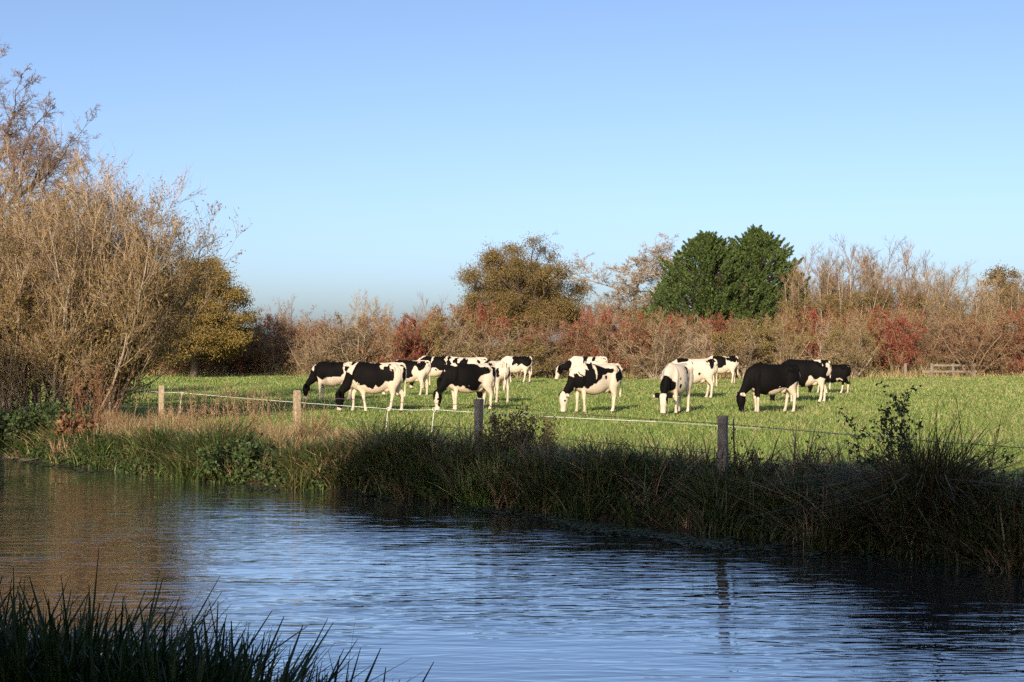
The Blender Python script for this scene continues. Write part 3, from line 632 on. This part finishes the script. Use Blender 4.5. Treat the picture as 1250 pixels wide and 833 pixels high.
    r = o.modifiers.new('r', 'REMESH'); r.mode = 'VOXEL'; r.voxel_size = .017; r.use_smooth_shade = True
    s = o.modifiers.new('s', 'SMOOTH'); s.factor = .5; s.iterations = 4
    me = bpy.data.meshes.new_from_object(o.evaluated_get(bpy.context.evaluated_depsgraph_get()))
    bpy.data.objects.remove(o); bpy.data.meshes.remove(me0); me.name = name
    n = len(me.vertices); co = np.zeros(n*3, np.float32); me.vertices.foreach_get("co", co); co = co.reshape(-1, 3).astype(float)
    g = rng(seed); w = np.zeros((n, 3))
    for f, am in ((4, .085), (9, .05), (21, .028), (40, .012)):
        for ax_ in range(3):
            kx = nrm(g.normal(size=3))*f; w[:, ax_] += am*np.sin(co@kx+g.random()*6.28)
    w[co[:, 0] > .80] *= .3
    c2 = co+w; v = np.full(n, 1.0 if coat['base'] == 'w' else 0.0)
    for (c, cx, cz, rx, rz, *rest) in coat['p']:
        cy, ry = (rest if rest else (0, 9))
        ins = ((c2[:, 0]-cx)/rx)**2+((c2[:, 2]-cz)/rz)**2+((c2[:, 1]-cy)/ry)**2 < 1
        v[ins] = 1.0 if c == 'w' else 0.0
    for q in range(7):
        cx, cz, cy, rr_ = g.uniform(-.7, .6), g.uniform(.75, 1.3), g.choice([-.25, .25]), g.uniform(.02, .055)
        ins = ((c2[:, 0]-cx)**2+(c2[:, 2]-cz)**2*.6+((c2[:, 1]-cy)*.4)**2) < rr_**2; v[ins] = 1-v[ins] if coat['p'] else v[ins]
    low = c2[:, 2] < coat.get('sock', .66); front = co[:, 0] > .78
    v[low & ~front] = coat.get('leg', 1.0)
    for (c, cx, cz, rx, rz, *rest) in coat.get('q', []):
        cy, ry = (rest if rest else (0, 9))
        ins = ((c2[:, 0]-cx)/rx)**2+((c2[:, 2]-cz)/rz)**2+((c2[:, 1]-cy)/ry)**2 < 1
        v[ins] = 1.0 if c == 'w' else 0.0
    wh = np.array([.54, .465, .375]); bl = np.array([.0045, .004, .004]); cream = np.array([.62, .46, .32])
    belly = np.clip((.80-co[:, 2])/.25, 0, 1)*(np.abs(co[:, 0]) < .75)*(co[:, 2] > .5)
    col = v[:, None]*(wh*(1-.5*belly[:, None])+cream*.5*belly[:, None])+(1-v[:, None])*bl
    dirt = np.clip((.45-co[:, 2])/.45, 0, 1)*.4*np.clip(.5+5*w[:, 0], 0, 1); dirt[front] = 0
    col = col*(1-dirt[:, None])+dirt[:, None]*np.array([.22, .15, .09])*v[:, None]
    co_hoof = co[:, 2] < .055; col[co_hoof & ~front] = (.03, .025, .02)
    dm = (co-p)@h; onhead = (np.linalg.norm(co-(p+np.clip(dm, 0, .55)[:, None]*h), axis=1) < .2) & (dm > 0) & (co[:, 0] > .7)
    mz = onhead & (dm > .47); col[mz] = (.10, .07, .06)
    for sy in (-1, 1):
        eye = p+h*.17+np.array([0, sy*.115, 0])+fwd*.03; col[np.linalg.norm(co-eye, axis=1) < .032] = (.006, .005, .005)
    a = me.color_attributes.new("coat", 'FLOAT_COLOR', 'POINT'); a.data.foreach_set("color", np.concatenate([col, np.ones((n, 1))], 1).astype(np.float32).ravel())
    me.materials.clear(); me.materials.append(mats); me.polygons.foreach_set("use_smooth", np.full(len(me.polygons), True))
    return me
hide = bpy.data.materials.new('cow_hide'); hide.use_nodes = True; t = hide.node_tree; b = t.nodes["Principled BSDF"]
at_ = t.nodes.new("ShaderNodeAttribute"); at_.attribute_name = "coat"; t.links.new(at_.outputs["Color"], b.inputs["Base Color"])
b.inputs["Roughness"].default_value = .7; b.inputs["Specular IOR Level"].default_value = .06
tc = t.nodes.new("ShaderNodeTexCoord"); nz = t.nodes.new("ShaderNodeTexNoise"); nz.inputs["Scale"].default_value = 22; bp = t.nodes.new("ShaderNodeBump"); bp.inputs["Distance"].default_value = .01; bp.inputs["Strength"].default_value = .2
t.links.new(tc.outputs["Object"], nz.inputs["Vector"]); t.links.new(nz.outputs[0], bp.inputs["Height"]); t.links.new(bp.outputs[0], b.inputs["Normal"])

STAND = [(.02, 0), (-.06, 0), (.0, 0), (.12, 0)]; WALK = [(-.22, -.02), (.20, .05), (.22, .02), (-.12, -.03)]; STAND2 = [(-.05, 0), (.06, 0), (.14, .02), (-.06, 0)]
def graze(legs, hx=.06, px=1.06, pz=.53, yaw=0., hy=0., tail=0.): return dict(poll=(px, pz), head=(hx, -1), legs=legs, yaw=yaw, hy=hy, tail=tail)
HEADB = ('b', .98, .62, .42, .5)
cows = [ # px of body centre, distance, scale, heading in degrees (180 = faces left), pose, coat, label
 (408, 50, 1.0, 176, graze(STAND), dict(base='w', p=[('b', .15, 1.08, .62, .36), HEADB, ('w', -.5, 1.1, .2, .4), ('b', -.72, 1.3, .14, .16), ('b', -.45, 1.0, .09, .12), ('w', -.1, .70, .5, .12)]), 'mostly black cow with white rump patch, leftmost of the grazing herd'),
 (459, 40.8, 1.05, 180, graze(WALK, .02), dict(base='w', p=[('b', .02, 1.10, .50, .33), ('b', .48, 1.10, .28, .42), HEADB, ('w', -.17, 1.33, .14, .10), ('w', .30, .72, .42, .10), ('b', -.72, 1.08, .06, .2), ('b', -.30, 1.30, .11, .10)], q=[('w', .62, .72, .11, .18)]), 'black and white cow stepping forward with white hindquarters, second from the left'),
 (500, 54, 1.0, 168, graze(STAND2), dict(base='w', p=[('b', .1, 1.12, .62, .32), HEADB, ('b', -.62, 1.12, .22, .22), ('w', -.35, .92, .14, .22)]), 'cow with black back and pale legs half hidden behind the stepping cow'),
 (531, 62, 1.05, 170, graze(STAND), dict(base='w', p=[('b', .22, 1.1, .42, .34), ('w', .02, 1.25, .08, .2), ('b', -.3, 1.15, .28, .3), HEADB, ('b', -.74, 1.1, .07, .3)]), 'patched cow standing behind, with a white stripe between two black saddle patches'),
 (569, 57, 1.06, 178, graze(STAND2), dict(base='w', p=[('b', .10, 1.16, .17, .17), ('b', .45, 1.22, .09, .13), ('b', -.64, 1.15, .06, .13), ('b', .35, .95, .1, .08), HEADB, ('b', .75, .9, .14, .5)]), 'mostly white cow with small black spots and a black neck behind the black grazing cow'),
 (573, 42, 1.03, 205, graze(STAND, -.02), dict(base='w', p=[('b', .12, 1.08, .66, .40), ('b', .55, 1.0, .3, .4), HEADB, ('b', -.74, 1.08, .10, .22), ('w', -.48, .82, .20, .24), ('w', -.60, 1.34, .12, .07), ('w', .62, 1.32, .07, .06)], q=[('w', 1.14, .25, .05, .3)]), 'black cow with white flank grazing right beside the dark fence post'),
 (603, 47, 1.04, 118, graze(STAND2, tail=.05), dict(base='w', p=[('b', -.76, 1.0, .14, .2, .14, .07), ('b', -.76, 1.0, .14, .2, -.16, .08), HEADB, ('b', .3, 1.1, .3, .3)]), 'pale cow seen from behind with two dark streaks on its rump'),
 (630, 73, 1.0, 180, graze(WALK), dict(base='w', p=[('b', -.22, 1.15, .62, .33), ('w', .55, 1.1, .26, .4), ('w', -.42, 1.36, .14, .08), HEADB]), 'far cow with black back and white shoulders, right behind the cow seen from behind'),
 (716, 58, 1.04, 168, dict(poll=(1.14, .92), head=(.35, -1), legs=STAND, tail=0), dict(base='w', p=[('b', .02, 1.15, .12, .35), ('b', -.4, 1.22, .09, .1), ('b', -.3, 1.05, .06, .06), ('b', .95, .95, .26, .32)], q=[('w', 1.32, .62, .09, .3)]), 'white cow with black face and raised head behind another cow'),
 (727, 41, 1.05, 207, graze(STAND2, .08), dict(base='w', p=[('b', .22, 1.12, .24, .32), ('b', .02, 1.25, .3, .14), ('w', .20, 1.16, .035, .28), ('b', .5, .92, .22, .24), ('b', .98, .72, .34, .30), ('w', .62, 1.12, .10, .18), ('b', -.72, 1.14, .13, .24), ('b', -.36, 1.28, .17, .10), ('b', -.22, 1.04, .07, .09)], q=[('w', 1.16, .30, .09, .34)]), 'black and white patched cow with a white face grazing alone in the middle'),
 (826, 40.6, 1.06, 243, graze(STAND2, .10, tail=.06), dict(base='w', p=[('b', .98, .85, .2, .22), ('b', .95, .62, .3, .34, -.17, .12), ('b', .98, .55, .3, .3, .17, .10), ('b', -.1, 1.2, .2, .06, .28, .1)], q=[('b', 1.0, .75, .3, .22), ('w', 1.18, .2, .14, .36, .02, .07), ('b', .55, 1.0, .16, .2, -.28, .1), ('b', 1.05, .36, .3, .26, .155, .085), ('b', 1.05, .36, .3, .26, -.15, .08)]), 'white cow grazing head-on to the viewer with a white blaze on a black head'),
 (846, 51, 1.06, 180, graze(STAND, tail=0), dict(base='w', p=[('b', -.70, 1.18, .14, .24), ('b', .35, 1.3, .3, .13), HEADB]), 'white cow with a black rump patch behind the head-on cow'),
 (881, 69, 1.0, 184, graze(STAND2), dict(base='w', p=[('b', .12, 1.18, .32, .3), ('b', -.45, 1.22, .24, .26), ('w', .62, 1.2, .1, .2), ('w', -.28, 1.34, .07, .08), ('b', -.74, 1.1, .09, .2), HEADB, ('w', -.1, .86, .3, .12)]), 'small far black and white cow behind the white cows'),
 (942, 41.5, 1.06, 196, graze(STAND, -.05, yaw=.12), dict(base='b', p=[('w', -.18, .62, .5, .11), ('w', -.62, .70, .22, .2)], sock=.58, q=[('w', .66, .60, .05, .14), ('w', 1.10, .54, .05, .05), ('w', -.87, .8, .05, .5)]), 'big almost entirely black cow with pale legs grazing on the right'),
 (982, 48, 1.07, 177, graze(STAND2), dict(base='b', p=[('w', -.62, 1.37, .2, .08), ('w', -.3, .72, .26, .22), ('w', -.55, .7, .25, .2)], sock=.6, q=[('w', -.87, .8, .05, .6)]), 'black cow with white tail and white rump top behind the big black cow'),
 (1016, 55, .84, 170, graze(WALK), dict(base='b', p=[], sock=.32, q=[('w', -.32, .62, .16, .06)]), 'small all black heifer grazing rightmost of the herd'),
]
for i, (px, d, sc, hd, pose, coat, lab) in enumerate(cows):
    me = cow_mesh('cow', pose, coat, hide, 300+i)
    x = at(px, d); z = float(height(np.array([x]), np.array([float(d)]))[0])
    tag(link('cow', me, None, (x, d, z), R_(hd), (sc*.93, sc, sc)), lab, 'cow', 'cows grazing in the meadow')

# ---------------------------------------------------------------- fences
def box_mesh(name, w, dpt, h, m, seed, bevel=.012, lean=0.0):
    g = rng(seed); k = 10; V = []; F = []
    for i in range(k):
        z = -.5+(h+.5)*i/(k-1); s = 1+.04*g.normal()
        for (a, b) in ((-1, -.8), (-.8, -1), (.8, -1), (1, -.8), (1, .8), (.8, 1), (-.8, 1), (-1, .8)):
            V.append((a*w/2*s+lean*z, b*dpt/2*s, z))
    for i in range(k-1):
        for j in range(8): F.append((i*8+j, i*8+(j+1) % 8, i*8+8+(j+1) % 8, i*8+8+j))
    n = len(V); V += [(v[0]*.8+lean*h*.2, v[1]*.8, h+.012) for v in V[-8:]]
    for j in range(8): F.append(((k-1)*8+j, (k-1)*8+(j+1) % 8, n+(j+1) % 8, n+j))
    V.append((lean*h, 0, h+.014)); c = len(V)-1
    for j in range(0, 8, 2): F.append((n+j, n+(j+1) % 8, n+(j+2) % 8, c))
    return mesh(name, V, F, [m])
def tube_line(pts, r, k=5, sag=0.0, n=14):
    P = []
    for a, b in zip(pts[:-1], pts[1:]):
        a, b = np.array(a, float), np.array(b, float)
        for q in np.linspace(0, 1, n, endpoint=False): P.append(a+(b-a)*q+np.array([0, 0, -sag*4*q*(1-q)]))
    P.append(np.array(pts[-1], float)); P = np.array(P)[None]
    return tubes(P, np.full(P.shape[:2], r), k)
fp = [(-12.2, 36.4, .98), (at(197, 32.5), 32.5, .99), (at(363, 28.6), 28.6, 1.0), (at(584, 24), 24, 1.0), (at(882, 18.5), 18.5, .985), (6.15, 12.7, .98)]
F0 = tag(link('wire_fence', None, None, (fp[3][0], fp[3][1], 0)), 'old post and barbed wire fence running along the river bank', 'fence')
org = np.array([fp[3][0], fp[3][1], 0])
for i, (x, y, h) in enumerate(fp):
    o = link('fence_post', box_mesh('fence_post', .125, .12, h, M['wood_tan' if i < 3 else 'wood_grey'], i, lean=(.0, .005, -.004, .01, .015, 0)[i]), F0, (x-org[0], y-org[1], 0), .3*i)
for hgt in (.90, .50):
    A = Acc(); pts = [np.array((x, y, hgt*h))-org+np.array([.04, .07, 0]) for x, y, h in fp]
    A.add(tube_line(pts, .004, 5, .02))
    g = rng(int(hgt*100))
    for a, b in zip(pts[:-1], pts[1:]):
        for q in np.arange(.01, 1, .02):
            c = a+(b-a)*q+np.array([0, 0, -.08*q*(1-q)]); v = nrm(g.normal(size=(2, 3)))*.022
            for w_ in v: A.add(tubes(np.array([[c-w_, c, c+w_]]), np.full((1, 3), .0025), 3))
    link('barbed_wire', A.mesh('barbed_wire', [M['wire']]), F0)
x, y = at(897, 18.9), 18.9
st = Acc(); st.add(tubes(np.array([[(0, 0, -.3), (.0, 0, .3), (-.012, 0, .62), (-.02, 0, .93)]], float), np.full((1, 4), .012), 5))
st.add(tubes(np.array([[(-.03, 0, .80), (-.012, 0, .79), (.01, 0, .80)]], float), np.full((1, 3), .012), 4))
tag(link('metal_stake', st.mesh('metal_stake', [M['wire']]), None, (x, y, 0)), 'thin dark metal stake just right of the rightmost fence post', 'stake')
# electric fence: white rope on pigtail posts
ep = [(-13.5, 38.5, .86), (at(222, 33.6), 33.6, .80), (at(474, 28.2), 28.2, .66), (at(530, 26.5), 26.5, .72), (at(800, 22.0), 22.0, .735), (at(1400, 15.5), 15.5, .78)]
E0 = tag(link('electric_fence', None, None, (ep[1][0], ep[1][1], 0)), 'thin white electric fence line on white pigtail stakes behind the wire fence', 'fence')
org = np.array([ep[1][0], ep[1][1], 0])
A = Acc(); A.add(tube_line([np.array(p)-org for p in ep[:5]], .0045, 5, .015)); A.add(tube_line([np.array(p)-org for p in ep[4:]], .002, 5, .015))
link('rope', A.mesh('rope', [M['rope']]), E0)
for i, (x, y, h) in enumerate(ep):
    if i == 4: continue
    a = np.linspace(-1.4, 4.6, 12); L = [(.14-.10, 0, -.2), (.09, 0, h*.35)]
    pts = [(-.07, 0, -.15), (-.04, 0, h*.5), (-.01, 0, h-.06)]+[(.0+.032*math.cos(q), .01*q, h+.032*math.sin(q)) for q in a]
    P = np.array([pts]); 
    A = Acc(); A.add(tubes(P, np.full(P.shape[:2], .006), 5))
    link('pigtail_post', A.mesh('pigtail_post', [M['rope']]), E0, np.array((x, y, 0))-org)
# wooden rails by the hedge on the right
d = 86.5; RF = tag(link('rail_fence', None, None, (at(1162, d), d, 0)), 'low weathered wooden rail fence at the foot of the hedge on the right', 'fence')
for px in (1105, 1137, 1163, 1189):
    link('fence_post', box_mesh('fence_post', .16, .14, .85, M['wood_grey'], px), RF, (at(px, d)-at(1162, d), 0, 0))
for zz, x0, x1 in ((.74, 1137, 1190), (.36, 1125, 1192)):
    bx = np.array([(a, b, c) for a in (at(x0, d)-at(1162, d), at(x1, d)-at(1162, d)) for b in (-.105, -.073) for c in (zz-.06, zz+.06)])
    link('rail', mesh('rail', bx, [(0, 1, 3, 2), (4, 6, 7, 5), (0, 4, 5, 1), (2, 3, 7, 6), (0, 2, 6, 4), (1, 5, 7, 3)], [M['wood_grey']]), RF)

# ---------------------------------------------------------------- single plants along the bank
g = rng(140)
def clump(label, x, y, n, rad, h, w=.016, mats=('sedge', 'sedge_brown'), frac=.3, lean=.4, droop=.8, name='sedge_clump'):
    nc = 9; ca = g.random(nc)*6.283; cr_ = rad*.8*np.sqrt(g.random(nc)); ch = .55+.45*g.random(nc); ch[0] = 1.0; cr_[0] *= .3; caz = g.random(nc)*6.283
    j = g.integers(0, nc, n); a = g.random(n)*6.283; r = rad*.38*np.sqrt(g.random(n))
    B = np.stack([np.cos(ca)[j]*cr_[j]+np.cos(a)*r, np.sin(ca)[j]*cr_[j]+np.sin(a)*r, 0*a], 1); z0 = float(height(np.array([x]), np.array([float(y)]))[0])
    wz = height(B[:, 0]+x, B[:, 1]+y)-z0; B[:, 2] = np.maximum(wz, WZ-.1-z0)
    H = h*ch[j]*(.35+.68*g.random(n)); k = g.random(n) < frac
    az = np.where(g.random(n) < .6, caz[j]+g.normal(size=n)*.6, a+g.normal(size=n)*.9)
    A = Acc(); A.add(blades(B[~k], H[~k], g, lean, w, droop, az=az[~k]), 0); A.add(blades(B[k], H[k], g, lean*1.2, w*.8, droop, az=az[k]), 1)
    return tag(link(name, A.mesh(name, [M[m] for m in mats]), None, (x, y, z0)), label, 'plant', 'sedge clumps on the far bank' if name == 'sedge_clump' else None)
def bank(px, s):
    d = 20.0
    for _ in range(40): d = .5*d+.5*(yfar(at(px, d))+s/.72)
    return at(px, d), d
def bclump(label, px, s, *a, **k): clump(label, *bank(px, s), *a, **k)
bclump('huge dark tangled sedge clump rising above the bank at the right', 1137, .85, 2600, .75, 1.5, .018, frac=.75, droop=1.4, lean=.5)
bclump('wide low dark sedge clump at the right edge of the photo', 1222, .5, 1700, .6, .8, .018)
bclump('dark sedge clump below the leafy nettle stalk', 1060, .3, 1300, .6, .75, .018)
bclump('dark green sedge clump in front of the rightmost fence post', 900, .3, 1500, .6, .75, .018)
bclump('dark sedge clump halfway between the two dark fence posts', 750, .5, 1600, .7, .85, .018)
bclump('yellow-green bright sedge clump at the waterline under the middle post', 595, .2, 900, .45, .75, .018, mats=('grass', 'sedge'))
bclump('tall dark sedge clump where the shaded bank begins', 478, .4, 2100, .6, 1.05, .018)
bclump('dark sedge clump beside the middle fence post', 545, .5, 1500, .6, .85, .018)
bclump('wide sedge clump in shade below the dead bush', 660, .3, 1500, .6, .8, .018)
bclump('low dark sedge clump between the rightmost post and the nettle', 985, .6, 1500, .7, .7, .018)
bclump('sunlit green sedge clump left of the bramble', 255, .4, 2200, .9, .95, .018, frac=.12)
bclump('green sedge clump at the foot of the leftmost fence post', 205, .5, 1500, .7, .75, .018, frac=.12)
bclump('tufted sedge clump at the water in front of the second fence post', 372, .2, 1500, .6, .75, .016, frac=.3)
bclump('tan tuft of dead grass leaning at the second fence post', 378, 2.6, 420, .35, .95, .012, ('dead_grass', 'grass_straw'), .4, .4, .8, 'grass_tuft')

def stalk_plant(name, label, x, y, h, stems, leaf, mt, rad=.2, n_leaf=900, spread=.05, lean=.12, L=.06, W_=.03, cat='plant', br=4):
    z0 = float(height(np.array([x]), np.array([float(y)]))[0]); n = stems
    B = np.stack([g.normal(size=n)*rad*.5, g.normal(size=n)*rad*.5, np.full(n, -.05)], 1)
    P, R = grow(B, np.stack([g.normal(size=n)*lean, g.normal(size=n)*lean, np.ones(n)], 1), h*(.6+.4*g.random(n)), .007, 8, g, .06, .02, .4)
    P1, R1 = branch(P, R, br, g, .3, 1, .7, .3, 4, .2, .1, .6, .003)
    A = Acc(); A.add(tubes(P, R, 4), 0); A.add(tubes(P1, R1, 3), 0); o = tag(link(name, None, None, (x, y, z0)), label, cat)
    ra = np.arange(12)*math.pi/6; rim = np.stack([np.cos(ra)*rad*1.1, np.sin(ra)*rad*1.1, np.full(12, -.09)], 1)
    hh = height(rim[:, 0]+x, rim[:, 1]+y)-z0; rim[:, 2] = np.clip(hh, -.3, .1)-.03
    V = np.concatenate([rim, rim*np.array([.5, .5, 1])+np.array([0, 0, .03]), [[0, 0, .03]]]); F4 = [(i, (i+1) % 12, 12+(i+1) % 12, 12+i) for i in range(12)]+[(12+i, 12+i+1, 12+(i+2) % 12, 24) for i in range(0, 12, 2)]
    A.add((V, np.array(F4)), 0)
    link('stalks', A.mesh('stalks', [M[mt]]), o)
    if n_leaf:
        A = Acc(); A.add(leafs(along(P, n_leaf//2, g, .15, 1, spread), L, W_, g), 0); A.add(leafs(along(P1, n_leaf//2, g, .2, 1, spread*.7), L, W_, g), 0)
        link('foliage', A.mesh('foliage', [M[leaf]]), o)
    return o
stalk_plant('nettle_plant', 'tall leafy nettle stalks standing left of the huge sedge clump', *bank(1096, 1.0), 1.62, 8, 'leaf_dark', 'twig_dark', .22, 1000, .035)
stalk_plant('dead_bush', 'dark brown dead dock bush right of the middle fence post', *bank(622, 1.2), .95, 26, 'sedge_brown', 'twig_dark', .55, 2600, .06, .25)
stalk_plant('dry_stalks', 'few thin dry grass stalks above the huge sedge clump', *bank(1183, 0.9), 1.5, 6, 'sedge_brown', 'sedge_brown', .2, 60, .02, .15, .05, .012)
stalk_plant('thistle_plant', 'single thin thistle stalk in the grass right of the dead bush', at(672, 24), 24, .78, 2, 'leaf_olive', 'dead_grass', .06, 220, .03)
stalk_plant('weed_plant', 'dark straggling weed stalks left of the nettle', *bank(958, 1.2), .85, 9, 'leaf_dark', 'twig_dark', .5, 300, .04, .3)
stalk_plant('weed_plant', 'dark curled weed stalks at the right edge of the photo', *bank(1225, 1.0), .85, 10, 'leaf_dark', 'twig_dark', .45, 400, .04, .25)
stalk_plant('dead_stalks', 'tall pale dead hogweed stalks beside the leftmost fence post', *bank(250, 2.4), 1.15, 44, 'dead_grass', 'dead_grass', 1.0, 600, .03, .08, .06, .015)
stalk_plant('dead_stalks', 'tall pale dead stalks between the two pale fence posts', *bank(305, 2.6), 1.2, 44, 'dead_grass', 'dead_grass', 1.0, 600, .03, .08, .06, .015)
stalk_plant('dead_stalks', 'thin dead stalks right behind the second fence post', *bank(392, 2.8), 1.05, 8, 'dead_grass', 'dead_grass', .35, 120, .03, .06, .06, .015)
stalk_plant('rust_plant', 'rust brown dead dock with broad crinkled leaves under the willow', *bank(96, 0.7), 0.55, 9, 'rust', 'rust', .28, 500, .09, .2, .12, .09)
stalk_plant('dead_creeper', 'reddish brown dead creeper hanging in the stems of the willow', *bank(118, 1.0), 1.7, 24, 'rust', 'rust', .45, 500, .05, .1, .07, .02)
stalk_plant('bramble_bush', 'bright leafy bramble at the water edge left of the second fence post', *bank(305, 0.35), .58, 20, 'leaf_green', 'twig_dark', .7, 1600, .09, .4, .08, .07)
stalk_plant('ivy_bush', 'dark green bramble thicket at the waterline under the willow', *bank(35, .4), .8, 30, 'leaf_green', 'twig_dark', 1.4, 4500, .14, .4, .09, .07)
# two sawn stumps in the shallow margin
for px, hh, lab in ((128, .30, 'short pale sawn stump at the water edge, right one of two'), (115, .24, 'short darker sawn stump at the water edge, left one of two')):
    dd_ = 30.0; x = at(px, dd_); z0 = float(height(np.array([x]), np.array([dd_]))[0])
    P = np.array([[(0, 0, -.3), (0, 0, hh*.5), (.01, 0, hh), (.01, 0, hh+.004)]], float); Rr = np.array([[.085, .08, .075, .002]])
    A = Acc(); A.add(tubes(P, Rr, 9)); tag(link('tree_stump', A.mesh('tree_stump', [M['wood_tan']]), None, (x, dd_, z0)), lab, 'stump', 'sawn stumps at the water edge')
